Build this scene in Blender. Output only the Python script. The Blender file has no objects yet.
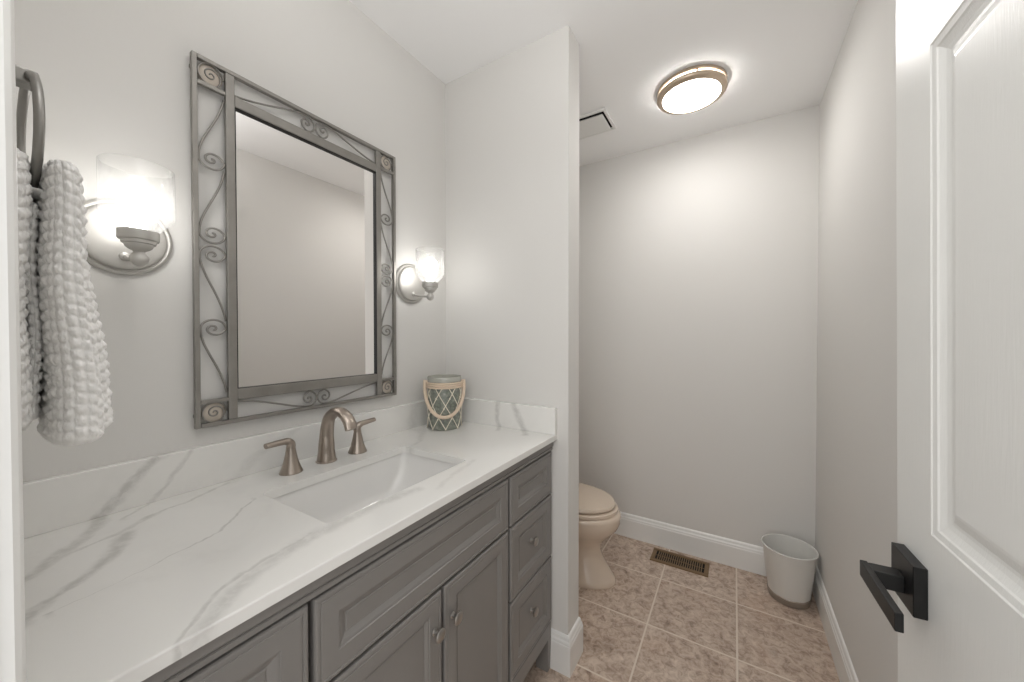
import bpy, bmesh, math, random
from mathutils import Vector, Matrix
random.seed(7)
S = bpy.context.scene
C = S.collection
PI = math.pi

# ------------------------------------------------------------------ camera
F_PX, YAW, PITCH, ROLL = 363.168, 0.54958, 0.012878, -0.00068
CAM = Vector((1.13943, -1.27516, 1.28293))
cam_d = bpy.data.cameras.new('camera'); cam = bpy.data.objects.new('camera', cam_d); C.objects.link(cam)
cam_d.sensor_fit = 'HORIZONTAL'; cam_d.sensor_width = 36; cam_d.lens = F_PX * 36 / 1024; cam_d.clip_start = 0.005
cy_, sy_ = math.cos(YAW), math.sin(YAW)
fw = Vector((-sy_ * math.cos(PITCH), cy_ * math.cos(PITCH), -math.sin(PITCH)))
rt = Vector((cy_, sy_, 0)); up = rt.cross(fw)
r2 = math.cos(ROLL) * rt + math.sin(ROLL) * up; u2 = -math.sin(ROLL) * rt + math.cos(ROLL) * up
cam.matrix_world = Matrix(((r2.x, u2.x, -fw.x, CAM.x), (r2.y, u2.y, -fw.y, CAM.y), (r2.z, u2.z, -fw.z, CAM.z), (0, 0, 0, 1)))
S.camera = cam

# ------------------------------------------------------------------ world, lamps, exposure
SCONCE_Y = (-1.037, -0.213); SCONCE_X, SCONCE_Z = 0.112, 1.0
LIGHT_C = (0.960, 0.612)
BULB_E, CEIL_E, HALL_W, WORLD_E = 6.0, 14.0, 4.4, 0.45
BOUNCE_W = 2.2
EXPOSURE = 1.44
S.view_settings.view_transform = 'Standard'; S.view_settings.look = 'None'
S.view_settings.gamma = 1; S.view_settings.use_curve_mapping = False
S.view_settings.exposure = EXPOSURE
S.cycles.max_bounces = 10; S.cycles.diffuse_bounces = 6; S.cycles.glossy_bounces = 4
S.cycles.transmission_bounces = 8; S.cycles.transparent_max_bounces = 12
S.cycles.sample_clamp_indirect = 4; S.cycles.caustics_reflective = False; S.cycles.caustics_refractive = False
W = bpy.data.worlds.new('world'); S.world = W; W.use_nodes = True
W.node_tree.nodes['Background'].inputs[0].default_value = (1.0, 1.0, 1.0, 1)
W.node_tree.nodes['Background'].inputs[1].default_value = WORLD_E

def lamp(name, kind, loc, power, color, size=0.03, parent=None, rot=None):
    d = bpy.data.lights.new(name, kind); d.energy = power; d.color = color
    if kind == 'AREA': d.shape = 'RECTANGLE'; d.size, d.size_y = size
    else: d.shadow_soft_size = size
    o = bpy.data.objects.new(name, d); C.objects.link(o); o.location = loc
    if rot: o.rotation_euler = rot
    if parent: o.parent = parent
    return o

# added fill with no fixture, thrown up at the ceiling just inside the doorway
lamp('fill_uplight', 'AREA', (0.95, -0.93, 2.06), BOUNCE_W, (1.0, 0.99, 0.985), (0.6, 0.45), rot=(PI, 0, 0))
# added unseen fill light, shining in through the open doorway behind the camera
lamp('hall_fill', 'AREA', (1.0, -2.15, 1.75), HALL_W, (1.0, 0.99, 0.975), (1.2, 0.9), rot=(math.radians(84), 0, 0))

# ------------------------------------------------------------------ node helpers
class NT:
    def __init__(s, name):
        s.m = bpy.data.materials.new(name); s.m.use_nodes = True
        s.t = s.m.node_tree; s.n = s.t.nodes; s.l = s.t.links
        s.b = s.n['Principled BSDF']; s.out = s.n['Material Output']
    def new(s, kind, **kw):
        n = s.n.new(kind)
        for k, v in kw.items(): setattr(n, k, v)
        return n
    def set(s, node, key, val):
        i = node.inputs[key]
        if hasattr(val, 'is_linked') or isinstance(val, bpy.types.NodeSocket): s.l.new(val, i)
        else: i.default_value = val
        return node
    def math(s, op, a, b=None, c=None, clamp=False):
        n = s.new('ShaderNodeMath', operation=op, use_clamp=clamp)
        for i, v in enumerate((a, b, c)):
            if v is not None: s.set(n, i, v)
        return n.outputs[0]
    def vmath(s, op, a, b=None, scale=None):
        n = s.new('ShaderNodeVectorMath', operation=op); s.set(n, 0, a)
        if b is not None: s.set(n, 1, b)
        if scale is not None: s.set(n, 'Scale', scale)
        return n.outputs['Value'] if op in ('LENGTH', 'DOT_PRODUCT', 'DISTANCE') else n.outputs[0]
    def obj(s): return s.new('ShaderNodeTexCoord').outputs['Object']
    def pos(s): return s.new('ShaderNodeNewGeometry').outputs['Position']
    def noise(s, vec, scale, detail=3, rough=0.5, dist=0.0, out='Fac'):
        n = s.new('ShaderNodeTexNoise'); s.l.new(vec, n.inputs['Vector'])
        n.inputs['Scale'].default_value = scale; n.inputs['Detail'].default_value = detail
        n.inputs['Roughness'].default_value = rough; n.inputs['Distortion'].default_value = dist
        return n.outputs[out]
    def ramp(s, fac, stops):
        n = s.new('ShaderNodeValToRGB'); s.l.new(fac, n.inputs[0]); e = n.color_ramp.elements
        e[0].position, e[0].color = stops[0][0], (*stops[0][1], 1); e[1].position, e[1].color = stops[-1][0], (*stops[-1][1], 1)
        for p, c in stops[1:-1]: k = e.new(p); k.color = (*c, 1)
        return n.outputs[0]
    def mix(s, fac, a, b, mode='MIX'):
        n = s.new('ShaderNodeMix', data_type='RGBA', blend_type=mode)
        s.set(n, 0, fac)
        for i, v in ((6, a), (7, b)):
            if isinstance(v, tuple): n.inputs[i].default_value = (*v, 1)
            else: s.l.new(v, n.inputs[i])
        return n.outputs[2]
    def smooth(s, v, lo, hi):
        n = s.new('ShaderNodeMapRange', interpolation_type='SMOOTHSTEP'); s.set(n, 0, v)
        s.set(n, 1, lo); s.set(n, 2, hi); n.inputs[3].default_value = 0; n.inputs[4].default_value = 1
        return n.outputs[0]
    def bump(s, h, strength=0.2, dist=0.002):
        n = s.new('ShaderNodeBump'); s.l.new(h, n.inputs['Height'])
        n.inputs['Strength'].default_value = strength; n.inputs['Distance'].default_value = dist
        s.l.new(n.outputs[0], s.b.inputs['Normal'])

def lin(r, g, b):
    f = lambda c: (c / 255 / 12.92) if c / 255 <= 0.04045 else ((c / 255 + 0.055) / 1.055) ** 2.4
    return (f(r), f(g), f(b))

def plain(name, col, rough=0.5, metal=0.0, coat=0.0, spec=0.5, bump=None, mott=0.0):
    t = NT(name); b = t.b
    b.inputs['Base Color'].default_value = (*col, 1); b.inputs['Roughness'].default_value = rough
    b.inputs['Metallic'].default_value = metal; b.inputs['Coat Weight'].default_value = coat
    b.inputs['Specular IOR Level'].default_value = spec
    if mott:
        f = t.noise(t.obj(), 18, 4, 0.6)
        t.l.new(t.mix(f, tuple(c * (1 - mott) for c in col), tuple(min(1, c * (1 + mott)) for c in col)), b.inputs['Base Color'])
    if bump:
        sc, st, ds = bump; t.bump(t.noise(t.obj(), sc, 3, 0.6), st, ds)
    return t.m

M = {}
M['wall'] = plain('wall_paint', lin(219, 217.5, 214.5), 0.75, spec=0.25, bump=(160, 0.10, 0.0008))
M['ceiling'] = plain('ceiling_paint', lin(247, 247, 247), 0.85, spec=0.2, bump=(120, 0.10, 0.0008))
M['trim'] = plain('white_trim_paint', lin(233, 233, 231), 0.32, spec=0.5)
M['cabinet'] = plain('grey_cabinet_paint', lin(130, 127, 124), 0.36, spec=0.45)
M['dark'] = plain('hollow_shade', (0.01, 0.01, 0.01), 0.9)  # near-black colour standing for the shade inside hollows
M['ceramic'] = plain('white_ceramic', lin(226, 225, 223), 0.12, coat=0.4)
M['biscuit'] = plain('biscuit_ceramic', lin(214, 198, 181), 0.14, coat=0.4)
M['nickel'] = plain('brushed_nickel', lin(180, 177, 173), 0.34, 1.0, bump=(300, 0.05, 0.0005))
M['faucet'] = plain('warm_brushed_nickel', lin(172, 161, 151), 0.30, 1.0, bump=(260, 0.04, 0.0005))
M['satin'] = plain('satin_nickel_lamp', lin(200, 198, 194), 0.55, 0.85)
M['pewter'] = plain('pewter_frame', lin(148, 145, 140), 0.46, 0.7, bump=(140, 0.25, 0.001), mott=0.22)
M['rosette'] = plain('tan_rosette', lin(196, 186, 174), 0.55, 0.1, mott=0.12)
M['lampmetal'] = plain('warm_nickel_lamp', lin(206, 188, 168), 0.40, 0.7)
M['ringmetal'] = plain('pewter_nickel_ring', lin(150, 148, 144), 0.38, 0.9)
M['jarrim'] = plain('pale_frosted_glass', lin(178, 178, 170), 0.25, mott=0.12)
M['black'] = plain('matte_black_metal', (0.007, 0.007, 0.007), 0.36, spec=0.35)
M['mirror'] = plain('mirror_silver', (0.90, 0.885, 0.87), 0.0, 1.0)
M['bronze'] = plain('bronze_register', lin(132, 108, 80), 0.45, 0.35)
M['bin'] = plain('pale_grey_plastic', lin(220, 219, 215), 0.38, spec=0.5)
M['binband'] = plain('grey_brown_band', lin(160, 150, 140), 0.4, 0.3, mott=0.2)
M['rope'] = plain('jute_rope', lin(224, 205, 184), 0.85, bump=(420, 0.6, 0.002), mott=0.18)
M['net'] = plain('cream_net_cord', lin(236, 229, 214), 0.85)
M['wax'] = plain('candle_wax', lin(228, 220, 204), 0.6)
M['knobpin'] = plain('hinge_steel', lin(150, 148, 144), 0.35, 1.0)

def m_door():
    t = NT('white_door_paint'); b = t.b
    b.inputs['Base Color'].default_value = (*lin(228, 228, 225), 1); b.inputs['Roughness'].default_value = 0.33
    v = t.vmath('MULTIPLY', t.obj(), (60, 60, 5))
    t.bump(t.noise(v, 4.0, 4, 0.6, 0.6), 0.26, 0.0012); return t.m
M['door'] = m_door()

def m_towel():
    t = NT('white_terry'); b = t.b
    b.inputs['Base Color'].default_value = (*lin(243, 242, 240), 1); b.inputs['Roughness'].default_value = 0.95
    b.inputs['Sheen Weight'].default_value = 0.3
    t.bump(t.noise(t.obj(), 600, 3, 0.7), 0.35, 0.002); return t.m
M['towel'] = m_towel()

def m_floor():
    t = NT('stone_look_floor_tile'); b = t.b; p = t.pos()
    sx, sy, px, py = 0.815, 0.4065, 0.3415, 0.3525
    sep = t.new('ShaderNodeSeparateXYZ'); t.l.new(p, sep.inputs[0])
    def cell(o, s0, per):
        u = t.math('DIVIDE', t.math('SUBTRACT', o, s0 - per * 20), per)
        f = t.math('FRACT', u); i = t.math('FLOOR', u)
        d = t.math('MULTIPLY', t.math('MINIMUM', f, t.math('SUBTRACT', 1.0, f)), per)
        return d, i
    dx, ix = cell(sep.outputs[0], sx, px); dy, iy = cell(sep.outputs[1], sy, py)
    d = t.math('MINIMUM', dx, dy)
    tile = t.smooth(d, 0.0028, 0.0042)
    cmb = t.new('ShaderNodeCombineXYZ'); t.l.new(ix, cmb.inputs[0]); t.l.new(iy, cmb.inputs[1])
    wn = t.new('ShaderNodeTexWhiteNoise', noise_dimensions='3D'); t.l.new(cmb.outputs[0], wn.inputs[0])
    v = t.vmath('ADD', p, t.vmath('SCALE', wn.outputs['Color'], scale=7.0))
    n1 = t.noise(v, 7.5, 8, 0.66, 1.2); n2 = t.noise(v, 34, 6, 0.72, 0.8); n3 = t.noise(v, 4.0, 3, 0.5, 0.5)
    n4 = t.noise(v, 150, 3, 0.6)
    c1 = t.ramp(n1, [(0.32, lin(118, 96, 80)), (0.44, lin(176, 155, 139)), (0.56, lin(196, 177, 161)), (0.68, lin(220, 205, 190))])
    c2 = t.ramp(n2, [(0.36, lin(104, 84, 70)), (0.47, lin(182, 162, 146)), (0.62, lin(222, 207, 193))])
    c = t.mix(0.55, c1, c2)
    c = t.mix(t.math('MULTIPLY', t.smooth(n3, 0.54, 0.74), 0.24), c, lin(188, 152, 126))
    c = t.mix(t.math('MULTIPLY', t.smooth(n4, 0.56, 0.75), 0.25), c, lin(120, 104, 92))
    c = t.mix(t.math('MULTIPLY', wn.outputs['Value'], 0.10), c, lin(150, 130, 115))
    g = t.mix(t.noise(p, 60, 2), lin(214, 200, 186), lin(222, 211, 198))
    t.l.new(t.mix(tile, g, c), b.inputs['Base Color'])
    b.inputs['Roughness'].default_value = 0.42
    h = t.math('ADD', tile, t.math('MULTIPLY', n2, 0.25))
    t.bump(h, 0.4, 0.0015); return t.m
M['floor'] = m_floor()

# veins of the quartz. The slab is read unfolded: u runs from the front edge back and up the backsplash,
# v along the mirror wall and up the side splash. Each vein: axis it runs along, [(along, across)], half width, strength
VEINS = [
 ('u', [(-0.10, -0.975), (-0.033, -1.042), (0.02, -1.084), (0.06, -1.090), (0.10, -1.116), (0.145, -1.152), (0.18, -1.18), (0.21, -1.205)], 0.013, 0.42),
 ('u', [(0.03, -0.86), (0.08, -0.965), (0.095, -1.02), (0.14, -1.09), (0.16, -1.155), (0.20, -1.20)], 0.014, 0.34),
 ('u', [(0.150, -1.075), (0.232, -1.109), (0.263, -1.133), (0.29, -1.161), (0.305, -1.186), (0.35, -1.215)], 0.013, 0.42),
 ('u', [(-0.085, -0.935), (-0.03, -0.973), (0.02, -1.008), (0.07, -1.06)], 0.0055, 0.28),
 ('u', [(0.20, -0.88), (0.241, -0.925), (0.295, -0.982), (0.316, -1.03), (0.332, -1.08), (0.345, -1.187)], 0.0045, 0.38),
 ('v', [(-1.12, 0.585), (-1.095, 0.563), (-1.069, 0.539), (-1.035, 0.512), (-0.991, 0.486), (-0.927, 0.463), (-0.836, 0.460), (-0.74, 0.453), (-0.64, 0.472)], 0.015, 0.27),
 ('v', [(-1.125, 0.573), (-1.092, 0.534), (-1.069, 0.508), (-1.037, 0.487), (-0.97, 0.46), (-0.89, 0.45)], 0.0045, 0.32),
 ('u', [(-0.08, -0.21), (0.05, -0.225), (0.114, -0.256), (0.175, -0.342), (0.21, -0.42)], 0.022, 0.20),
 ('v', [(-0.60, 0.51), (-0.51, 0.49), (-0.40, 0.464)], 0.007, 0.15),
 ('v', [(-0.07, 0.335), (-0.015, 0.310), (0.014, 0.297), (0.10, 0.303)], 0.009, 0.34),
 ('v', [(-0.07, 0.46), (-0.015, 0.426), (0.026, 0.399), (0.10, 0.371)], 0.013, 0.34),
 ('u', [(-0.09, -0.66), (-0.02, -0.80), (0.05, -0.87)], 0.018, 0.15),
]
def m_quartz():
    t = NT('veined_white_quartz'); b = t.b; p = t.pos()
    off = t.vmath('SUBTRACT', t.noise(p, 6.0, 4, 0.6, out='Color'), (0.5, 0.5, 0.5))
    q = t.vmath('ADD', p, t.vmath('SCALE', off, scale=0.040))
    off2 = t.vmath('SUBTRACT', t.noise(p, 40.0, 3, 0.6, out='Color'), (0.5, 0.5, 0.5))
    q = t.vmath('ADD', q, t.vmath('SCALE', off2, scale=0.007))
    sp = t.new('ShaderNodeSeparateXYZ'); t.l.new(q, sp.inputs[0])
    rise = t.math('MAXIMUM', t.math('SUBTRACT', sp.outputs[2], 0.908), 0.0)
    ax = {'u': t.math('SUBTRACT', sp.outputs[0], rise), 'v': t.math('ADD', sp.outputs[1], rise)}
    ac = {'u': sp.outputs[1], 'v': sp.outputs[0]}
    wv = t.math('MULTIPLY_ADD', t.noise(p, 14, 4, 0.7), 1.9, 0.2)
    grain = t.smooth(t.noise(q, 55, 4, 0.7), 0.30, 0.62)
    total = t.math('MULTIPLY', t.smooth(t.noise(q, 3.2, 4, 0.6, 0.8), 0.52, 0.75), 0.10)
    for axis, pts, hw, st in VEINS:
        a0, a1 = pts[0][0] - 0.02, pts[-1][0] + 0.02
        c0, c1 = min(c for _, c in pts), max(c for _, c in pts)
        r = t.new('ShaderNodeValToRGB'); e = r.color_ramp.elements
        stops = [(a0, pts[0][1], 0.0)] + [(a, c, 1.0) for a, c in pts] + [(a1, pts[-1][1], 0.0)]
        for i, (a, c, al) in enumerate(stops):
            k = (e[0] if i == 0 else e[len(e) - 1] if i == len(stops) - 1 else e.new((a - a0) / (a1 - a0)))
            k.position = (a - a0) / (a1 - a0); g = (c - c0) / (c1 - c0); k.color = (g, g, g, al)
        t.l.new(t.math('MULTIPLY_ADD', ax[axis], 1 / (a1 - a0), -a0 / (a1 - a0)), r.inputs[0])
        mid = t.math('MULTIPLY_ADD', r.outputs[0], c1 - c0, c0)
        d = t.math('DIVIDE', t.math('ABSOLUTE', t.math('SUBTRACT', ac[axis], mid)), t.math('MULTIPLY', wv, hw * 1.3))
        band = t.math('MULTIPLY', t.math('SUBTRACT', 1.0, t.smooth(d, 0.1, 1.2)), t.math('MULTIPLY', r.outputs[1], st))
        total = t.math('MAXIMUM', total, band)
    total = t.math('MULTIPLY', total, t.math('MULTIPLY_ADD', grain, 0.55, 0.45))
    c = t.mix(total, lin(232, 231, 228), lin(132, 130, 126))
    t.l.new(c, b.inputs['Base Color']); b.inputs['Roughness'].default_value = 0.16
    b.inputs['Coat Weight'].default_value = 0.2
    return t.m
M['quartz'] = m_quartz()

def m_shade():
    t = NT('frosted_seeded_glass'); t.n.remove(t.b)
    tr = t.new('ShaderNodeBsdfTransparent'); tl = t.new('ShaderNodeBsdfTranslucent'); gl = t.new('ShaderNodeBsdfGlossy')
    tl.inputs[0].default_value = (0.93, 0.925, 0.91, 1); tr.inputs[0].default_value = (0.965, 0.965, 0.96, 1)
    gl.inputs['Color'].default_value = (0.9, 0.9, 0.9, 1); gl.inputs['Roughness'].default_value = 0.10
    lw = t.new('ShaderNodeLayerWeight'); lw.inputs[0].default_value = 0.35
    f = t.noise(t.obj(), 60, 3, 0.6)
    k = t.math('ADD', t.math('MULTIPLY_ADD', f, 0.06, 0.028), t.math('MULTIPLY', lw.outputs['Facing'], 0.05))
    t.l.new(t.mix(t.math('POWER', lw.outputs['Facing'], 1.6), (0.955, 0.955, 0.95), (0.74, 0.74, 0.74)), tr.inputs[0])
    m1 = t.new('ShaderNodeMixShader'); t.l.new(k, m1.inputs[0])
    t.l.new(tr.outputs[0], m1.inputs[1]); t.l.new(tl.outputs[0], m1.inputs[2])
    m2 = t.new('ShaderNodeMixShader'); t.l.new(t.math('MULTIPLY_ADD', lw.outputs['Facing'], 0.16, 0.03), m2.inputs[0])
    t.l.new(m1.outputs[0], m2.inputs[1]); t.l.new(gl.outputs[0], m2.inputs[2])
    t.l.new(m2.outputs[0], t.out.inputs[0]); return t.m
M['shade'] = m_shade()

def m_emit(name, col, e):
    t = NT(name); b = t.b
    b.inputs['Base Color'].default_value = (*col, 1); b.inputs['Emission Color'].default_value = (*col, 1)
    b.inputs['Emission Strength'].default_value = e; return t.m
M['bulb'] = m_emit('glowing_bulb', (1.0, 0.98, 0.955), BULB_E)
M['diffuser'] = m_emit('glowing_diffuser', (1.0, 0.975, 0.945), CEIL_E)

def m_jar():
    t = NT('mossy_grey_glass'); b = t.b; p = t.obj()
    v = t.new('ShaderNodeTexVoronoi'); t.l.new(p, v.inputs['Vector']); v.inputs['Scale'].default_value = 85
    c = t.ramp(t.noise(p, 45, 4, 0.7), [(0.3, lin(84, 90, 82)), (0.5, lin(124, 130, 120)), (0.7, lin(168, 170, 158))])
    c = t.mix(0.30, c, t.ramp(v.outputs['Distance'], [(0.1, lin(172, 174, 164)), (0.7, lin(86, 92, 84))]), 'MIX')
    t.l.new(c, b.inputs['Base Color']); b.inputs['Roughness'].default_value = 0.18; b.inputs['Coat Weight'].default_value = 0.5
    t.bump(v.outputs['Distance'], 0.2, 0.001); return t.m
M['jar'] = m_jar()

# ------------------------------------------------------------------ mesh helpers
def bm_box(bm, x0, x1, y0, y1, z0, z1, bev=0.0, seg=2):
    vs = [bm.verts.new((x, y, z)) for x in (x0, x1) for y in (y0, y1) for z in (z0, z1)]
    fs = [bm.faces.new([vs[i] for i in q]) for q in ((0, 1, 3, 2), (4, 6, 7, 5), (0, 4, 5, 1), (2, 3, 7, 6), (0, 2, 6, 4), (1, 5, 7, 3))]
    if bev:
        es = {e for f in fs for e in f.edges}
        bmesh.ops.bevel(bm, geom=list(es), offset=bev, segments=seg, affect='EDGES', profile=0.5)

def loft(bm, rings, closed=True, cap0=True, cap1=True):
    R = [[bm.verts.new(p) for p in r] for r in rings]; n = len(R[0])
    for a, b in zip(R[:-1], R[1:]):
        for i in range(n if closed else n - 1):
            j = (i + 1) % n
            bm.faces.new((a[i], a[j], b[j], b[i]))
    if cap0: bm.faces.new(R[0][::-1])
    if cap1: bm.faces.new(R[-1])
    return R

def revolve(bm, prof, c=(0, 0, 0), n=40, cap0=True, cap1=True, axis='Z', sy=1.0):
    rings = []
    for r, h in prof:
        ring = []
        for i in range(n):
            a = 2 * PI * i / n; u, v = r * math.cos(a), r * sy * math.sin(a)
            if axis == 'Z': q = (u, v, h)
            elif axis == 'X': q = (h, u, v)
            else: q = (v, h, u)
            ring.append((q[0] + c[0], q[1] + c[1], q[2] + c[2]))
        rings.append(ring)
    loft(bm, rings, True, cap0, cap1)

def tube(bm, pts, r, n=8, r_b=None, side=None, caps=True):
    """sweep an ellipse along pts; r may be a list; side fixes the direction of the r_b radius"""
    P = [Vector(p) for p in pts]; m = len(P)
    ra = r if isinstance(r, (list, tuple)) else [r] * m
    rb = ra if r_b is None else (r_b if isinstance(r_b, (list, tuple)) else [r_b] * m)
    rings = []; prev = None
    for i in range(m):
        t = (P[min(i + 1, m - 1)] - P[max(i - 1, 0)]).normalized()
        if side is not None: s = Vector(side)
        elif prev is None: s = t.orthogonal()
        else: s = prev
        s = (s - t * s.dot(t))
        if s.length < 1e-6: s = t.orthogonal()
        s.normalize(); prev = s; u = t.cross(s)
        rings.append([P[i] + u * (ra[i] * math.cos(2 * PI * k / n)) + s * (rb[i] * math.sin(2 * PI * k / n)) for k in range(n)])
    loft(bm, rings, True, caps, caps)

def bez(a, b, c, d, n=12):
    a, b, c, d = map(Vector, (a, b, c, d))
    return [a * (1 - t) ** 3 + b * 3 * t * (1 - t) ** 2 + c * 3 * t * t * (1 - t) + d * t ** 3 for t in [i / n for i in range(n + 1)]]

def catmull(pts, n=8):
    P = [Vector(p) for p in pts]; P = [2 * P[0] - P[1]] + P + [2 * P[-1] - P[-2]]; out = []
    for i in range(1, len(P) - 2):
        for k in range(n):
            t = k / n
            out.append(0.5 * ((2 * P[i]) + (P[i + 1] - P[i - 1]) * t + (2 * P[i - 1] - 5 * P[i] + 4 * P[i + 1] - P[i + 2]) * t * t + (3 * P[i] - P[i - 1] - 3 * P[i + 1] + P[i + 2]) * t ** 3))
    out.append(P[-2]); return out

def obj(name, bm, mat, parent=None, smooth=False, angle=None, at=None):
    bmesh.ops.remove_doubles(bm, verts=bm.verts, dist=1e-6)
    bmesh.ops.recalc_face_normals(bm, faces=bm.faces)
    if at is not None:
        bmesh.ops.translate(bm, verts=bm.verts, vec=-Vector(at))
    me = bpy.data.meshes.new(name); bm.to_mesh(me); bm.free()
    me.materials.append(M[mat] if isinstance(mat, str) else mat)
    if smooth:
        me.shade_smooth()
        if angle: me.set_sharp_from_angle(angle=math.radians(angle))
    o = bpy.data.objects.new(name, me); C.objects.link(o)
    if parent: o.parent = parent
    if at is not None: o.location = at
    return o

def thing(name, label, cat, loc=(0, 0, 0), group=None):
    o = bpy.data.objects.new(name, None); C.objects.link(o); o.location = loc; o.empty_display_size = 0.05
    return tag(o, label, cat, group)
def tag(o, label, cat, group=None):
    o['label'] = label; o['category'] = cat
    if group: o['group'] = group
    return o
def struct(name, bm, mat, label=None, cat=None, **kw):
    o = obj(name, bm, mat, **kw); o['kind'] = 'structure'
    if label: o['label'] = label; o['category'] = cat
    return o
def B(): return bmesh.new()
def box_obj(name, mat, *a, parent=None, bev=0.0, **kw):
    bm = B(); bm_box(bm, *a, bev=bev); return obj(name, bm, mat, parent, **kw)

# ------------------------------------------------------------------ the room
H, XR, YB, XP, TP, YF = 2.44, 1.4953, 1.0875, 0.6073, 0.1084, -1.25
DX0, DX1, DH = 0.662, 1.372, 2.05            # doorway opening
bm = B(); bm_box(bm, -0.1, 1.6, -2.4, 1.2, -0.05, 0); struct('floor', bm, 'floor', 'tan stone-look floor tiles with pale grout lines', 'floor')
bm = B(); bm_box(bm, -0.1, 1.6, -1.36, 1.2, H, H + 0.05); struct('ceiling', bm, 'ceiling', 'smooth white ceiling', 'ceiling')
bm = B(); bm_box(bm, -0.1, 0, -1.36, 1.2, 0, H); struct('wall_left', bm, 'wall', 'greige wall behind the mirror and vanity', 'wall')
bm = B(); bm_box(bm, 0, XR, YB, 1.2, 0, H); struct('wall_back', bm, 'wall', 'greige far wall behind the toilet', 'wall')
bm = B(); bm_box(bm, XR, 1.6, -1.36, 1.2, 0, H); struct('wall_right', bm, 'wall', 'greige wall behind the open white door', 'wall')
bm = B(); bm_box(bm, 0, XP, 0, TP, 0, H); struct('wall_partition', bm, 'wall', 'short greige partition wall between vanity and toilet', 'wall')
bm = B()
bm_box(bm, 0, DX0 - 0.018, YF - 0.11, YF, 0, H); bm_box(bm, DX1 + 0.018, XR, YF - 0.11, YF, 0, H)
bm_box(bm, DX0 - 0.018, DX1 + 0.018, YF - 0.11, YF, DH + 0.018, H)
struct('wall_front', bm, 'wall', 'greige wall around the doorway', 'wall')

# jamb and casing of the doorway (left casing edge shows at the photo's left rim)
def casing_prof():   # (distance from opening edge, projection)
    return [(0.000, 0.0), (0.000, 0.0095), (0.003, 0.0125), (0.012, 0.0125), (0.016, 0.0148), (0.030, 0.0160), (0.052, 0.0175), (0.056, 0.0175), (0.058, 0.0155), (0.058, 0.0)]
bm = B()
e0 = DX0 - 0.004
pr = [(e0 - d, YF + p * 1.20) for d, p in casing_prof()]
loft(bm, [[(x, y, z) for x, y in pr] for z in (0, DH + 0.06)], True)
bm_box(bm, DX0 - 0.018, DX0, YF - 0.11, YF, 0, DH + 0.018)
struct('trim_1', bm, 'trim', 'white door casing edge at the far left', 'trim')
bm = B()
e1 = DX1 + 0.004
pr = [(e1 + d, YF + p * 0.8) for d, p in casing_prof()]
loft(bm, [[(x, y, z) for x, y in pr] for z in (0, DH + 0.06)], True)
bm_box(bm, DX1, DX1 + 0.018, YF - 0.11, YF, 0, DH + 0.018)
struct('trim_2', bm, 'trim')
bm = B(); bm_box(bm, DX0, DX1, YF - 0.11, YF, DH, DH + 0.018); bm_box(bm, e0, e1, YF, YF + 0.015, DH + 0.004, DH + 0.06)
struct('trim_3', bm, 'trim')

# baseboards: one moulded profile swept round corners
BASE = [(0.0, 0.0), (0.0145, 0.0), (0.0145, 0.108), (0.0135, 0.112), (0.0125, 0.113), (0.0125, 0.117), (0.0115, 0.122), (0.0085, 0.128), (0.0075, 0.134), (0.007, 0.138), (0.0045, 0.143), (0.001, 0.1465), (0.0, 0.1465)]
def baseboard(name, path, label):
    """path runs with the room on its left-hand side"""
    P = [Vector((x, y)) for x, y in path]; rings = []
    for i, p in enumerate(P):
        ns = []
        if i > 0: d = (P[i] - P[i - 1]).normalized(); ns.append(Vector((-d.y, d.x)))
        if i < len(P) - 1: d = (P[i + 1] - P[i]).normalized(); ns.append(Vector((-d.y, d.x)))
        n = ns[0] if len(ns) == 1 else (ns[0] + ns[1]) / (1 + ns[0].dot(ns[1]))
        rings.append([(p.x + n.x * o, p.y + n.y * o, z) for o, z in BASE])
    bm = B(); loft(bm, rings, True); return struct(name, bm, 'trim', label, 'baseboard')
baseboard('baseboard_back', [(XR, YB), (0.0, YB)], 'white moulded baseboard along the far wall')
baseboard('baseboard_right', [(XR, YF), (XR, YB - 0.0147)], 'white moulded baseboard along the right wall')
baseboard('baseboard_partition', [(0.0, TP), (XP, TP), (XP, 0.0), (0.5345, 0.0)], 'white moulded baseboard wrapped round the partition end')

# ------------------------------------------------------------------ the open door
def rings_panel(bm, put, u0, u1, v0, v1, prof):
    """concentric rectangles (inset, height); put(u, v, h) -> point"""
    R = [[put(u0 + i, v0 + i, h), put(u1 - i, v0 + i, h), put(u1 - i, v1 - i, h), put(u0 + i, v1 - i, h)] for i, h in prof]
    loft(bm, R, True, False, True)

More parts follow.
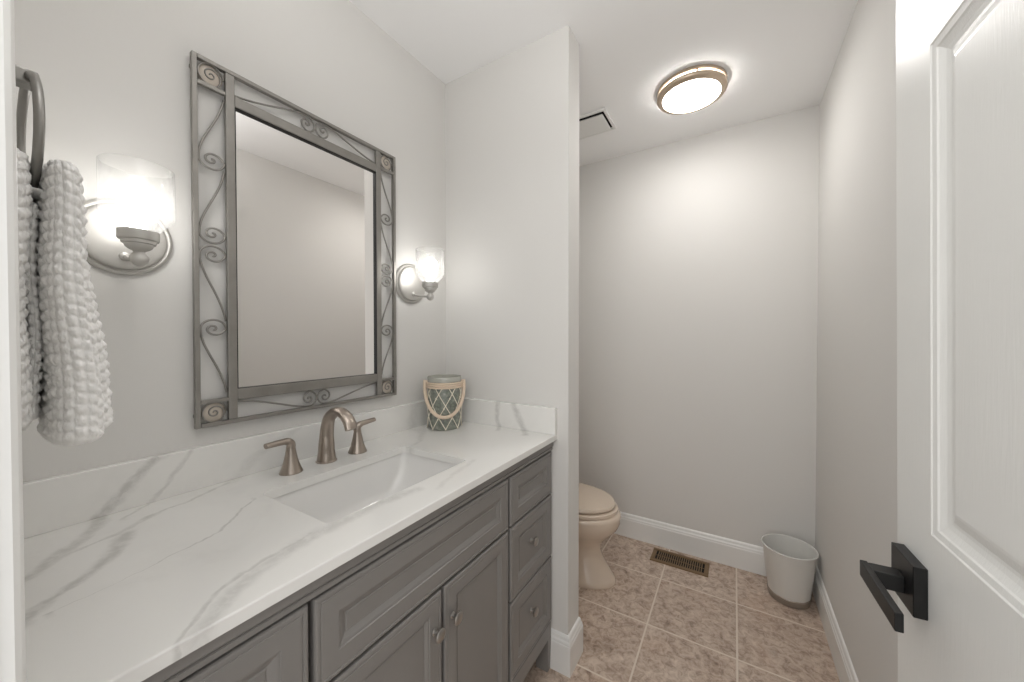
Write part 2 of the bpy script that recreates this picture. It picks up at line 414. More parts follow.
DW, DT = 0.69, 0.035
door_t = bpy.data.objects.new('door_1', None)
def door_mesh():
    bm = B(); st, mu = 0.092, 0.096
    pw = (DW - 2 * st - mu) / 2
    us = [-DW, -DW + st, -DW + st + pw, -st - pw, -st, 0.0]
    vs = [0.012, 0.235, 0.842, 1.041, 1.634, 1.752, 1.925, 2.035]
    prof = [(0, 0), (0.002, -0.0012), (0.009, -0.0022), (0.011, -0.0036), (0.019, -0.0066), (0.025, -0.0078), (0.029, -0.0078), (0.040, -0.0040), (0.044, -0.0034)]
    for side in (0, 1):
        put = (lambda u, v, h: (-h, u, v)) if side == 0 else (lambda u, v, h: (DT + h, u, v))
        for i in range(5):
            for j in range(7):
                if i in (1, 3) and j in (1, 3, 5): rings_panel(bm, put, us[i], us[i + 1], vs[j], vs[j + 1], prof)
                else: bm.faces.new([bm.verts.new(put(u, v, 0)) for u, v in ((us[i], vs[j]), (us[i + 1], vs[j]), (us[i + 1], vs[j + 1]), (us[i], vs[j + 1]))])
    for a, b in zip(us[:-1], us[1:]):
        for z in (vs[0], vs[-1]): bm.faces.new([bm.verts.new(q) for q in ((0, a, z), (0, b, z), (DT, b, z), (DT, a, z))])
    for a, b in zip(vs[:-1], vs[1:]):
        for u in (us[0], us[-1]): bm.faces.new([bm.verts.new(q) for q in ((0, u, a), (0, u, b), (DT, u, b), (DT, u, a))])
    return bm
door = struct('door_1', door_mesh(), 'door', 'open white six-panel door with a black lever handle', 'door')
bpy.data.objects.remove(door_t)
door.location = (1.3392 + 0.0136, -0.541, 0); door.rotation_euler = (0, math.radians(-0.65), math.radians(2.6))
bm = B(); bm_box(bm, -0.0135, 0, -0.086, -0.022, 0.930, 0.994, 0.0008, 1)
hd = obj('door_handle', bm, 'black', door); hd['label'] = 'square matte black rosette with a flat lever'
bm = B(); bm_box(bm, -0.0435, -0.0135, -0.064, -0.043, 0.946, 0.968, 0.001, 2); obj('handle_stem', bm, 'black', hd)
bm = B(); bm_box(bm, -0.0515, -0.0435, -0.153, -0.040, 0.946, 0.968, 0.001, 2); obj('lever', bm, 'black', hd)
bm = B(); bm_box(bm, DT, DT + 0.0135, -0.086, -0.022, 0.930, 0.994, 0.0008, 1); h2 = obj('door_handle', bm, 'black', door)
bm = B(); bm_box(bm, DT + 0.0135, DT + 0.0435, -0.064, -0.043, 0.946, 0.968, 0.001, 2); obj('handle_stem', bm, 'black', h2)
bm = B(); bm_box(bm, DT + 0.0435, DT + 0.0515, -0.153, -0.040, 0.946, 0.968, 0.001, 2); obj('lever', bm, 'black', h2)
for z in (0.25, 1.02, 1.80):
    bm = B(); revolve(bm, [(0.006, z - 0.045), (0.006, z + 0.045)], (-0.004, -DW + 0.0, 0), 14); obj('hinge', bm, 'knobpin', door, True, 40)

# ------------------------------------------------------------------ vanity
VY0, VY1 = YF + 0.006, -0.0145                 # cabinet's left and right ends
XF, XD = 0.513, 0.545                        # face frame, door faces
van = thing('vanity_cabinet', 'grey painted vanity cabinet with raised-panel doors and drawers', 'cabinet', (0.27, -0.62, 0))
def vobj(name, bm, mat, parent=van, **kw):
    o = obj(name, bm, mat, None, **kw); o.parent = parent
    if parent is van: o.location = tuple(-van.location)
    return o
bm = B()
zt, zb, zr = 0.886, 0.127, 0.185
bm_box(bm, 0.004, XF, VY0, VY0 + 0.018, zb, zt); bm_box(bm, 0.004, XF, VY1 - 0.018, VY1, zb, zt)
bm_box(bm, 0.004, 0.012, VY0 + 0.018, VY1 - 0.018, zb, zt); bm_box(bm, 0.012, XF - 0.02, VY0 + 0.018, VY1 - 0.018, zb + 0.02, zb + 0.038)
# face frame: rails and stiles
FX0 = XF - 0.02
VU = -0.007
bm_box(bm, FX0, XF, VY0, VU, 0.846, zt)
bm_box(bm, FX0, XF, VY0, VY1, zb, zr + 0.012)
for y0, y1 in ((VY0, VY0 + 0.03), (-0.948, -0.922), (-0.34, -0.30), (-0.04, VU), (-0.634, -0.608)): bm_box(bm, FX0, XF, y0, y1, zr, 0.85)
bm_box(bm, FX0, XF, -0.94, -0.32, 0.668, 0.692)
for y0, y1 in ((VY0, -0.935), (-0.32, VY1)):
    for z in (0.435, 0.675): bm_box(bm, FX0, XF, y0, y1, z - 0.008, z + 0.016)
vobj('carcass', bm, 'cabinet')
# moulding under the worktop
bm = B()
pr = [(XF, 0.846), (XD - 0.004, 0.846), (XD, 0.848), (XD, 0.856), (XD - 0.003, 0.858), (XD + 0.001, 0.861), (XD + 0.004, 0.864), (XD + 0.004, 0.886), (XF, 0.886)]
loft(bm, [[(x, y, z) for x, z in pr] for y in (VY0, VU)], True); vobj('top_moulding', bm, 'cabinet')
bm = B(); bm_box(bm, XF, XD - 0.002, VY0, VY1, zb, zr, 0.002); vobj('base_rail', bm, 'cabinet')
for y0, s in ((VY1 - 0.026, -1), (VY0, 1), (-0.345, 0), (-0.955, 0)):
    w = 0.026 if s < 0 else 0.036
    bm = B()
    a, b_ = y0, y0 + w
    # tapered bracket foot
    top = [(XF - 0.03, a), (XD - 0.002, a), (XD - 0.002, b_), (XF - 0.03, b_)]
    ta, tb = (a + 0.003 if s <= 0 else a), (b_ - 0.006 if s >= 0 else b_)
    bot = [(XF - 0.022, ta), (XD - 0.006, ta), (XD - 0.006, tb), (XF - 0.022, tb)]
    loft(bm, [[(x, y, 0.0) for x, y in bot], [(x, y, 0.112) for x, y in top], [(x, y, zb) for x, y in top]], True)
    vobj('leg', bm, 'cabinet')
for y0 in (VY1 - 0.05, VY0):
    bm = B(); bm_box(bm, 0.02, 0.06, y0, y0 + 0.05, 0, zb); vobj('leg', bm, 'cabinet')

FRONT = [(0.0, -0.032), (0.0, -0.004), (0.0012, -0.0012), (0.004, 0.0), (0.008, 0.0), (0.009, -0.0016), (0.0108, -0.0016), (0.012, 0.0), (0.043, 0.0), (0.0445, -0.0022), (0.047, -0.0026), (0.050, -0.0034), (0.0595, -0.0085), (0.0615, -0.0085), (0.063, -0.0072)]
DOORF = [(0.0, -0.032), (0.0, -0.004), (0.0012, -0.0012), (0.004, 0.0), (0.008, 0.0), (0.009, -0.0016), (0.0108, -0.0016), (0.012, 0.0), (0.040, 0.0), (0.0415, -0.0022), (0.045, -0.0026), (0.047, -0.0045), (0.051, -0.0085), (0.053, -0.0085), (0.0545, -0.0072)]
def front(name, y0, y1, z0, z1, prof=FRONT):
    bm = B(); put = lambda u, v, h: (XD + h, u, v)
    R = [[put(y0 + i, z0 + i, h), put(y1 - i, z0 + i, h), put(y1 - i, z1 - i, h), put(y0 + i, z1 - i, h)] for i, h in prof]
    loft(bm, R, True, True, True)
    return vobj(name, bm, 'cabinet')
def knob(parent, y, z, x0):
    bm = B()
    revolve(bm, [(0.0075, 0), (0.0075, 0.002), (0.0052, 0.004), (0.0048, 0.010), (0.0075, 0.013), (0.0135, 0.016), (0.0152, 0.019), (0.0152, 0.0215), (0.0135, 0.0235), (0.006, 0.0252), (0.0008, 0.0255)], (x0, y, z), 26, axis='X')
    return vobj('knob', bm, 'nickel', parent, smooth=True, angle=40)
R0, R1 = -0.311, -0.0125
L0, L1 = VY0 + 0.006, -0.945
pz = -0.0072
for (a, b_) in ((R0, R1), (L0, L1)):
    front('drawer', a, b_, 0.684, 0.841)
    for z0, z1 in ((0.444, 0.677), (0.190, 0.437)):
        d = front('drawer', a, b_, z0, z1); knob(d, (a + b_) / 2 - 0.006, (z0 + z1) / 2 + 0.012, XD + pz)
front('false_front', -0.935, -0.326, 0.684, 0.841)
d = front('door', -0.616, -0.326, 0.190, 0.675, DOORF); knob(d, -0.590, 0.590, XD)
d = front('door', -0.935, -0.627, 0.190, 0.675, DOORF); knob(d, -0.654, 0.592, XD)

# ------------------------------------------------------------------ worktop with sink hole
def rrect(x0, x1, y0, y1, r, n=6):
    pts = []
    for cx, cy, a0 in ((x1 - r, y1 - r, 0), (x0 + r, y1 - r, 90), (x0 + r, y0 + r, 180), (x1 - r, y0 + r, 270)):
        for k in range(n + 1):
            a = math.radians(a0 + 90 * k / n); pts.append((cx + r * math.cos(a), cy + r * math.sin(a)))
    return pts
CZ, CT, CX = 0.908, 0.022, 0.562
SX0, SX1, SY0, SY1 = 0.177, 0.452, -0.853, -0.412
CY0, CY1 = YF, -0.0005
bm = B()
inner = rrect(SX0, SX1, SY0, SY1, 0.014)
def outer_pt(p):      # push the hole's points radially out to the slab's rim
    cx, cy = (SX0 + SX1) / 2, (SY0 + SY1) / 2
    return p
n_in = len(inner)
def slab_face(z, bev):
    vin = [bm.verts.new((x, y, z)) for x, y in inner]
    o = [(CX - bev, CY1), (0.0005, CY1), (0.0005, CY0), (CX - bev, CY0)]
    vo = [bm.verts.new((x, y, z)) for x, y in o]
    q = n_in // 4
    for c in range(4):
        arc = vin[c * q:(c + 1) * q]
        for a, b_ in zip(arc[:-1], arc[1:]): bm.faces.new((vo[c], a, b_))
        bm.faces.new((vo[c], arc[-1], vin[((c + 1) * q) % n_in], vo[(c + 1) % 4]))
    return vin, vo
vt, ot = slab_face(CZ, 0.0025); vb, ob = slab_face(CZ - CT, 0.0015)
for i in range(n_in):
    j = (i + 1) % n_in; bm.faces.new((vt[i], vt[j], vb[j], vb[i]))
# eased front edge
mid = [[bm.verts.new((x, y, z)) for y in (CY1, CY0)] for x, z in ((CX - 0.0007, CZ - 0.0007), (CX, CZ - 0.0025), (CX, CZ - CT + 0.0015))]
fr = [[ot[0], ot[3]]] + mid + [[ob[0], ob[3]]]
for a, b_ in zip(fr[:-1], fr[1:]): bm.faces.new((a[0], a[1], b_[1], b_[0]))
bm.faces.new((ot[0], ot[1], ob[1], ob[0], mid[2][0], mid[1][0], mid[0][0])); bm.faces.new((ot[2], ot[3], mid[0][1], mid[1][1], mid[2][1], ob[3], ob[2]))
bm.faces.new((ot[1], ot[2], ob[2], ob[1]))
top = obj('countertop', bm, 'quartz'); tag(top, 'white quartz countertop with grey veins on the grey vanity', 'countertop')
bm = B(); bm_box(bm, 0.0005, 0.02, CY0, -0.0005, CZ, 1.0095, 0.0012, 1); tag(obj('backsplash', bm, 'quartz'), 'long low quartz backsplash along the mirror wall', 'backsplash')
bm = B(); bm_box(bm, 0.02, CX, -0.02, -0.0005, CZ, 1.0095, 0.0012, 1); tag(obj('side_splash', bm, 'quartz'), 'short quartz side splash against the partition beside the jar', 'side splash')

# undermount sink
bm = B()
def srr(dx0, dx1, dy0, dy1, r, z, n=6): return [(x, y, z) for x, y in rrect(SX0 + dx0, SX1 - dx1, SY0 + dy0, SY1 - dy1, r, n)]
zs = CZ - CT
bowl = [srr(-0.02, -0.02, -0.02, -0.02, 0.03, zs - 0.010), srr(-0.02, -0.02, -0.02, -0.02, 0.03, zs), srr(-0.005, -0.005, -0.005, -0.005, 0.018, zs),
        srr(-0.002, -0.002, -0.002, -0.002, 0.020, zs - 0.010), srr(0.010, 0.010, 0.012, 0.016, 0.035, zs - 0.055), srr(0.018, 0.016, 0.022, 0.045, 0.042, zs - 0.090), srr(0.030, 0.026, 0.036, 0.085, 0.05, zs - 0.112),
        srr(0.055, 0.05, 0.07, 0.13, 0.05, zs - 0.125), srr(0.10, 0.09, 0.17, 0.19, 0.03, zs - 0.130), srr(0.125, 0.12, 0.20, 0.205, 0.008, zs - 0.131)]
loft(bm, bowl, True, False, True)
sink = obj('sink_basin', bm, 'ceramic', smooth=True, angle=50); tag(sink, 'white rectangular undermount sink set in the countertop', 'sink')
bm = B(); revolve(bm, [(0.022, zs - 0.1295), (0.024, zs - 0.1275), (0.018, zs - 0.1265), (0.004, zs - 0.1275)], ((SX0 + SX1) / 2 + 0.002, (SY0 + SY1) / 2, 0), 28); obj('drain', bm, 'nickel', sink, True, 40)

# ------------------------------------------------------------------ faucet
fau = thing('faucet', 'brushed nickel arched widespread faucet behind the sink', 'faucet', (0.095, -0.638, CZ))
def local(bm, o): bmesh.ops.translate(bm, verts=bm.verts, vec=-Vector(o.location)); return bm
bm = B()
path = catmull([(0.093, -0.638, CZ), (0.094, -0.638, CZ + 0.04), (0.096, -0.638, CZ + 0.085), (0.106, -0.638, CZ + 0.125), (0.128, -0.638, CZ + 0.147), (0.158, -0.638, CZ + 0.156), (0.187, -0.638, CZ + 0.148), (0.207, -0.638, CZ + 0.130), (0.216, -0.638, CZ + 0.111)], 8)
m = len(path)
def lerp_list(keys, m): 
    out = []
    for i in range(m):
        t = i / (m - 1) * (len(keys) - 1); k = min(int(t), len(keys) - 2); f = t - k; f = f * f * (3 - 2 * f)
        out.append(keys[k] * (1 - f) + keys[k + 1] * f)
    return out
tube(bm, path, lerp_list([0.0265, 0.0220, 0.0185, 0.0165, 0.0148, 0.0130, 0.0118, 0.0115, 0.0115], m), 28, lerp_list([0.0265, 0.0225, 0.0195, 0.0180, 0.0178, 0.018, 0.0185, 0.019, 0.019], m), side=(0, 1, 0))
revolve(bm, [(0.029, CZ), (0.0295, CZ + 0.002), (0.0278, CZ + 0.004)], (0.093, -0.638, 0), 32)
obj('spout', local(bm, fau), 'faucet', fau, True, 50)
def handle(y, s, lift, dx):
    bm = B(); x = 0.096
    prof = [(0.0285, 0), (0.0288, 0.0015), (0.0278, 0.004), (0.0245, 0.012), (0.0202, 0.024), (0.0168, 0.037), (0.0142, 0.050), (0.0122, 0.061), (0.0116, 0.066)]
    revolve(bm, [(r, CZ + h) for r, h in prof], (x, y, 0), 32)
    h = obj('handle', local(bm, fau), 'faucet', fau, True, 50)
    bm = B()
    p = catmull([(x, y, CZ + 0.066), (x, y, CZ + 0.078), (x + dx * 0.12, y + s * 0.008, CZ + 0.0865), (x + dx * 0.4, y + s * 0.024, CZ + 0.0890 + lift * 0.2), (x + dx, y + s * 0.066, CZ + 0.0890 + lift)], 7)
    m = len(p); 
    tube(bm, p, lerp_list([0.0116, 0.0114, 0.0100, 0.0082, 0.0070], m), 20, lerp_list([0.0116, 0.0114, 0.0112, 0.0100, 0.0092], m), side=(s * 0.15 + 1, 0, 0))
    lv = obj('lever', local(bm, fau), 'faucet', h, True, 50)
    return h
handle(-0.742, -1, 0.000, 0.006)
handle(-0.534, 1, 0.003, -0.002)

# ------------------------------------------------------------------ lidded jar in rope net
jc = (0.119, -0.143)
jar = thing('rope_jar', 'grey-green glass candle jar in a cream net with a rope handle', 'jar', (jc[0], jc[1], CZ))
JH, JR = 0.209, 0.067
bm = B()
revolve(bm, [(0.010, 0.006), (0.050, 0.0), (0.062, 0.002), (JR - 0.001, 0.010), (JR, 0.03), (JR + 0.001, 0.17), (JR + 0.0015, 0.1925), (JR - 0.005, 0.1925), (JR - 0.005, 0.165), (0.01, 0.16)], (0, 0, 0), 48, False, True)
obj('glass_body', bm, 'jar', jar, True, 45)
bm = B(); revolve(bm, [(JR + 0.0017, 0.1925), (JR + 0.0022, JH), (JR + 0.0008, JH + 0.0025), (JR - 0.0022, JH + 0.001), (JR - 0.003, 0.178), (JR - 0.0049, 0.178), (JR - 0.0049, 0.1925)], (0, 0, 0), 48, False, False); o = obj('rim', bm, 'jarrim', jar, True, 45); o['label'] = 'pale grey glass rim'
bm = B(); revolve(bm, [(0.05, 0.1605), (0.05, 0.176), (0.046, 0.178), (0.004, 0.176)], (0, 0, 0), 32); obj('candle', bm, 'wax', jar, True, 40)
bm = B()
for k in range(3):
    z = 0.1700 + k * 0.0085
    tube(bm, [((JR + 0.0042) * math.cos(a), (JR + 0.0042) * math.sin(a), z) for a in [2 * PI * i / 48 for i in range(49)]], 0.0042, 8, side=(0, 0, 1))
obj('rope_band', bm, 'rope', jar, True)
bm = B(); N = 8; zn0, zn1 = 0.006, 0.168
turn = 2 * PI / N * 1.75
for k in range(N):
    for s in (1, -1):
        pts = []
        for i in range(25):
            t = i / 24; a = 2 * PI * k / N + s * turn * t
            z = zn0 + (zn1 - zn0) * t; pts.append(((JR + 0.0022) * math.cos(a), (JR + 0.0022) * math.sin(a), z))
        tube(bm, pts, 0.0018, 6)
for k in range(N):
    for lv in range(9):
        t = lv / 8; a = 2 * PI * k / N + turn * t; a2 = 2 * PI * k / N
        if lv % 2 == 0:
            z = zn0 + (zn1 - zn0) * t
            mt = Matrix.Translation(((JR + 0.003) * math.cos(a), (JR + 0.003) * math.sin(a), z)) @ Matrix.Diagonal((1, 1, 1.3, 1))
            bmesh.ops.create_icosphere(bm, subdivisions=1, radius=0.0036, matrix=mt)
obj('cord_net', bm, 'net', jar, True)
bm = B(); fa = math.atan2(-1.275 - jc[1], 1.139 - jc[0]); pts = []
for i in range(41):
    th = -PI / 2 + PI * i / 40; a = fa + th
    c_ = math.cos(th)
    r = JR + 0.0105 + 0.002 * (1 - c_)
    pts.append((r * math.cos(a), r * math.sin(a), 0.192 - 0.136 * c_ ** 0.75))
pts = [(JR * 0.98 * math.cos(fa - PI / 2 - 0.05), JR * 0.98 * math.sin(fa - PI / 2 - 0.05), 0.188)] + pts + [(JR * 0.98 * math.cos(fa + PI / 2 + 0.05), JR * 0.98 * math.sin(fa + PI / 2 + 0.05), 0.188)]
tube(bm, pts, 0.0072, 10); obj('rope_handle', bm, 'rope', jar, True)

# ------------------------------------------------------------------ wall mirror
mir = thing('wall_mirror', 'rectangular mirror in a pewter scrollwork metal frame above the vanity', 'mirror', (0.0, -0.617, 1.515))
MY0, MY1, MZ0, MZ1 = -0.925, -0.308, 1.056, 1.973
IY0, IY1, IZ0, IZ1 = -0.857, -0.376, 1.115, 1.912     # outer edges of the inner frame
GW = 0.0205
def mobj(name, bm, mat, parent=mir, **kw): return obj(name, local(bm, mir), mat, parent, **kw)
bm = B(); bm_box(bm, 0.002, 0.012, IY0 + 0.004, IY1 - 0.004, IZ0 + 0.004, IZ1 - 0.004); mobj('mirror_glass', bm, 'mirror')
bm = B(); ow = 0.0105
for a in ((MY0, MY0 + ow, MZ0, MZ1), (MY1 - ow, MY1, MZ0, MZ1), (MY0 + ow, MY1 - ow, MZ1 - ow, MZ1), (MY0 + ow, MY1 - ow, MZ0, MZ0 + ow)):
    bm_box(bm, 0.008, 0.022, *a, bev=0.0015)
mobj('outer_frame', bm, 'pewter')
bm = B()
bm_box(bm, 0.010, 0.022, IY0, IY0 + GW, MZ0 + ow, MZ1 - ow, 0.0025); bm_box(bm, 0.010, 0.022, IY1 - GW, IY1, MZ0 + ow, MZ1 - ow, 0.0025)
bm_box(bm, 0.010, 0.0215, IY0 + GW, IY1 - GW, IZ1 - 0.028, IZ1, 0.0025); bm_box(bm, 0.010, 0.0215, IY0 + GW, IY1 - GW, IZ0, IZ0 + 0.030, 0.0025)
for y0, y1 in ((MY0 + ow, IY0), (IY1, MY1 - ow)):
    bm_box(bm, 0.011, 0.021, y0, y1, IZ1 - 0.010, IZ1, 0.001); bm_box(bm, 0.011, 0.021, y0, y1, IZ0, IZ0 + 0.010, 0.001)
# standoffs that carry the frame off the wall
for y in (MY0 + 0.005, MY1 - 0.005):
    for z in (MZ0 + 0.03, MZ1 - 0.03): bm_box(bm, 0.0, 0.009, y - 0.004, y + 0.004, z - 0.004, z + 0.004)
mobj('inner_frame', bm, 'pewter')
bm = B(); ly0, ly1, lz0, lz1 = IY0 + GW, IY1 - GW, IZ0 + 0.030, IZ1 - 0.028; lw_ = 0.0022
for a in ((ly0, ly0 + lw_, lz0, lz1), (ly1 - lw_, ly1, lz0, lz1), (ly0 + lw_, ly1 - lw_, lz1 - lw_, lz1), (ly0 + lw_, ly1 - lw_, lz0, lz0 + 0.0012)): bm_box(bm, 0.0115, 0.0195, *a)
mobj('reveal_shade', bm, 'black')  # black strip painting in the dark reveal between bar and glass
RO, XS = 0.0027, 0.0155
def motif(put, s_start, s_c, dirn, R, hook=True):
    """wire leaves the inner bar (t=0), sweeps to the outer bar (t=1) and curls round the spiral at s_c"""
    pts = bez((s_start, 0, 0), (s_start + (s_c - s_start) * 0.42, 0.22, 0), (s_c - dirn * 0.052, 0.97, 0), (s_c - dirn * 0.004, 1, 0), 14)
    out = [put(p.x, p.y) for p in pts[:-1]]
    n = 56
    for i in range(n + 1):
        ph = 2 * PI * 1.75 * i / n
        k = 1 if ph < PI else 1 - 0.92 * ((ph - PI) / (2.5 * PI)) ** 0.62
        out.append(put(s_c + dirn * R * k * math.sin(ph), 0.5 + 0.5 * k * math.cos(ph)))
    return out
def scroll(put, *a):
    bm = B(); pts = motif(put, *a); m = len(pts)
    tube(bm, pts, [RO] * (m - 8) + [RO * 1.1] * 8, 8); mobj('scroll', bm, 'pewter', smooth=True)
def rosette(y, z, r):
    bm = B(); revolve(bm, [(0.001, 0.0155), (r * 0.5, 0.0150), (r * 0.8, 0.0135), (r, 0.0105), (r, 0.008)], (0, y, z), 32, axis='X')
    ro = mobj('rosette', bm, 'rosette', smooth=True, angle=50)
    bm = B(); pts = []
    for i in range(70):
        ph = 2 * PI * 2.5 * i / 69; f_ = max(0.0, (ph - 1.7 * PI) / (3.3 * PI)); k = r * (1.0 - 0.92 * f_ ** 0.55)
        pts.append((0.0165, y + k * math.cos(ph), z + k * math.sin(ph)))
    tube(bm, pts, 0.0019, 7); o = mobj('spiral_wire', bm, 'pewter', ro, smooth=True)
for side in (0, 1):
    ti, to = (IY0, MY0 + ow) if side == 0 else (IY1, MY1 - ow)
    ti += (to - ti) * 0.04; to -= (to - ti) * 0.04
    putv = lambda s, t: Vector((XS, ti + (to - ti) * t, s))
    zc = (MZ0 + MZ1) / 2
    for sg in (1, -1):
        scroll(putv, zc + sg * 0.375, zc + sg * 0.212, -sg, 0.0225)
        scroll(putv, zc + sg * 0.192, zc + sg * 0.0265, -sg, 0.0225)
    for z in ((IZ1 + MZ1 - ow) / 2, (IZ0 + MZ0 + ow) / 2):
        rosette((ti + to) / 2, z, 0.0262 if z > 1.5 else 0.0255)
for zi, zo in ((IZ1, MZ1 - ow), (IZ0, MZ0 + ow)):
    zi += (zo - zi) * 0.05; zo -= (zo - zi) * 0.05
    puth = lambda s, t: Vector((XS, s, zi + (zo - zi) * t))
    ymid = -0.6205
    scroll(puth, IY0 + GW, ymid - 0.0255, 1, 0.0235); scroll(puth, IY1 - GW, ymid + 0.0255, -1, 0.0235)

# ------------------------------------------------------------------ wall sconces
def make_sconce(y, label):
    t = thing('wall_sconce', label, 'wall light', (0.0, y - 0.004, 1.499), 'sconces beside the mirror')
    zb_ = 1.440 - 1.499; ax = SCONCE_X
    bm = B(); revolve(bm, [(0.0815, 0.0), (0.0815, 0.005), (0.080, 0.008), (0.0755, 0.0095), (0.0725, 0.0075), (0.0712, 0.0075), (0.0700, 0.0115), (0.0685, 0.0150), (0.0660, 0.0165), (0.060, 0.0175), (0.030, 0.0215), (0.002, 0.0225)], (0, 0, 0), 64, axis='X'); obj('backplate', bm, 'satin', t, True, 50)
    bm = B(); revolve(bm, [(0.011, 0.017), (0.010, 0.021), (0.006, 0.024)], (0, 0, -0.043), 20, axis='X')
    tube(bm, catmull([(0.016, 0, -0.043), (0.05, 0, -0.052), (ax, 0, zb_)], 8), 0.0048, 12); obj('arm', bm, 'satin', t, True, 50)
    bm = B()
    revolve(bm, [(0.002, -0.0152), (0.0085, -0.0125), (0.0135, -0.006), (0.0150, 0.0), (0.0135, 0.006), (0.0092, 0.0110), (0.0082, 0.0140), (0.0100, 0.0160), (0.0160, 0.0190), (0.0205, 0.0235), (0.0215, 0.0275), (0.0215, 0.0290), (0.0255, 0.0300), (0.0262, 0.0345), (0.0262, 0.0360), (0.0300, 0.0372), (0.0312, 0.0400), (0.0312, 0.0550), (0.0300, 0.0560), (0.006, 0.0560)], (ax, 0, zb_), 40); obj('socket_cup', bm, 'satin', t, True, 45)
    bm = B(); g = zb_ + 0.0560
    outp = [(0.0296, 0.0005), (0.0325, 0.0020), (0.0420, 0.0135), (0.0530, 0.0270), (0.0556, 0.0310), (0.0562, 0.036), (0.0560, 0.080), (0.0552, 0.128)]
    inp = [(r - 0.0028, h) for r, h in outp[::-1]][:-1]
    revolve(bm, outp + [(0.0538, 0.1292)] + inp + [(0.0290, 0.0030)], (ax, 0, g), 56, False, False); obj('glass_shade', bm, 'shade', t, True, 60)
    bm = B(); revolve(bm, [(0.0130, 0.001), (0.0130, 0.020), (0.0150, 0.026), (0.0230, 0.040), (0.0285, 0.054), (0.0300, 0.064), (0.0285, 0.076), (0.0220, 0.088), (0.0120, 0.0945), (0.001, 0.0965)], (ax, 0, g), 32); obj('bulb', bm, 'bulb', t, True)
    return t
make_sconce(SCONCE_Y[0], 'satin nickel wall light with frosted shade left of the mirror')
make_sconce(SCONCE_Y[1], 'satin nickel wall light with frosted shade right of the mirror')

# ------------------------------------------------------------------ ceiling light
cl = thing('ceiling_light', 'round flush ceiling light with two brushed nickel rings', 'ceiling light', (LIGHT_C[0], LIGHT_C[1], H))
bm = B(); revolve(bm, [(0.02, 0), (0.144, 0), (0.146, -0.002), (0.146, -0.013), (0.143, -0.015), (0.132, -0.015)], (0, 0, 0), 72, True, True); obj('pan', bm, 'lampmetal', cl, True, 45)
bm = B(); revolve(bm, [(0.130, -0.015), (0.1315, -0.018), (0.1315, -0.032), (0.123, -0.042), (0.10, -0.047), (0.06, -0.051), (0.003, -0.053)], (0, 0, 0), 72, True, True); obj('glass_diffuser', bm, 'diffuser', cl, True, 60)
bm = B(); revolve(bm, [(0.1345, -0.023), (0.1445, -0.023), (0.1465, -0.026), (0.1465, -0.036), (0.1435, -0.040), (0.127, -0.0455), (0.1225, -0.0460), (0.1215, -0.0435), (0.1345, -0.034), (0.1345, -0.023)], (0, 0, 0), 72, False, False); obj('ring', bm, 'lampmetal', cl, True, 40)
for k in range(3):
    a = math.radians(-75 + 120 * k)
    bm = B(); revolve(bm, [(0.004, -0.012), (0.004, -0.025)], (0.140 * math.cos(a), 0.140 * math.sin(a), 0), 12); obj('post', bm, 'lampmetal', cl, True, 40)
bm = B(); revolve(bm, [(0.006, -0.0525), (0.007, -0.055), (0.004, -0.060), (0.0005, -0.061)], (0, 0, 0), 16); obj('finial', bm, 'lampmetal', cl, True)

# ------------------------------------------------------------------ ceiling exhaust fan
fan = thing('exhaust_fan', 'white ceiling exhaust fan grille beside the partition', 'exhaust fan', (0.43, 0.648, H))
def fobj(name, bm, mat, parent=fan): return obj(name, local(bm, fan), mat, parent)
FXa, FXb, FYa, FYb = 0.285, 0.576, 0.545, 0.752
bm = B()
for a in ((FXa, FXb, FYa, FYa + 0.014), (FXa, FXb, FYb - 0.014, FYb), (FXa, FXa + 0.014, FYa + 0.014, FYb - 0.014), (FXb - 0.014, FXb, FYa + 0.014, FYb - 0.014)): bm_box(bm, *a, H - 0.012, H, 0.002, 1)
fobj('grille_frame', bm, 'trim')
bm = B(); bm_box(bm, FXa + 0.014, FXb - 0.014, FYa + 0.014, FYb - 0.014, H - 0.002, H - 0.0005); fobj('housing_shade', bm, 'dark')  # black sheet in place of the shaded hollow above the cover
bm = B(); bm_box(bm, FXa + 0.024, FXb - 0.024, FYa + 0.031, FYb - 0.020, H - 0.016, H - 0.010, 0.002, 1); bm_box(bm, 0.38, 0.48, 0.6, 0.7, H - 0.011, H - 0.002); fobj('cover_panel', bm, 'trim')

# ------------------------------------------------------------------ floor register
reg = thing('floor_register', 'bronze slotted floor register by the far baseboard', 'floor vent', (0.88, 0.970, 0))
def robj(name, bm, mat, parent=reg): return obj(name, local(bm, reg), mat, parent)
VX0, VX1, V0, V1 = 0.733, 1.028, 0.900, 1.038
bm = B()
for a in ((VX0, VX1, V0, V0 + 0.024), (VX0, VX1, V1 - 0.022, V1), (VX0, VX0 + 0.022, V0 + 0.024, V1 - 0.022), (VX1 - 0.022, VX1, V0 + 0.024, V1 - 0.022)): bm_box(bm, *a, 0.0, 0.0055)
bmesh.ops.bevel(bm, geom=[e for e in bm.edges if all(v.co.z > 0.004 for v in e.verts) and (abs(e.verts[0].co.x - e.verts[1].co.x) > 0.28 or abs(e.verts[0].co.y - e.verts[1].co.y) > 0.06)], offset=0.002, segments=2, affect='EDGES')
robj('register_frame', bm, 'bronze')
bm = B(); bm_box(bm, VX0 + 0.02, VX1 - 0.02, V0 + 0.022, V1 - 0.020, 0.0003, 0.0012); robj('duct_shade', bm, 'dark')  # black sheet painting in the darkness down the duct
nl = 22
for k in range(nl - 1):
    x = VX0 + 0.024 + (VX1 - VX0 - 0.048) * (k + 1) / nl
    bm = B(); bm_box(bm, x - 0.0024, x + 0.0024, V0 + 0.024, V1 - 0.022, 0.0012, 0.005); robj('louver', bm, 'bronze')
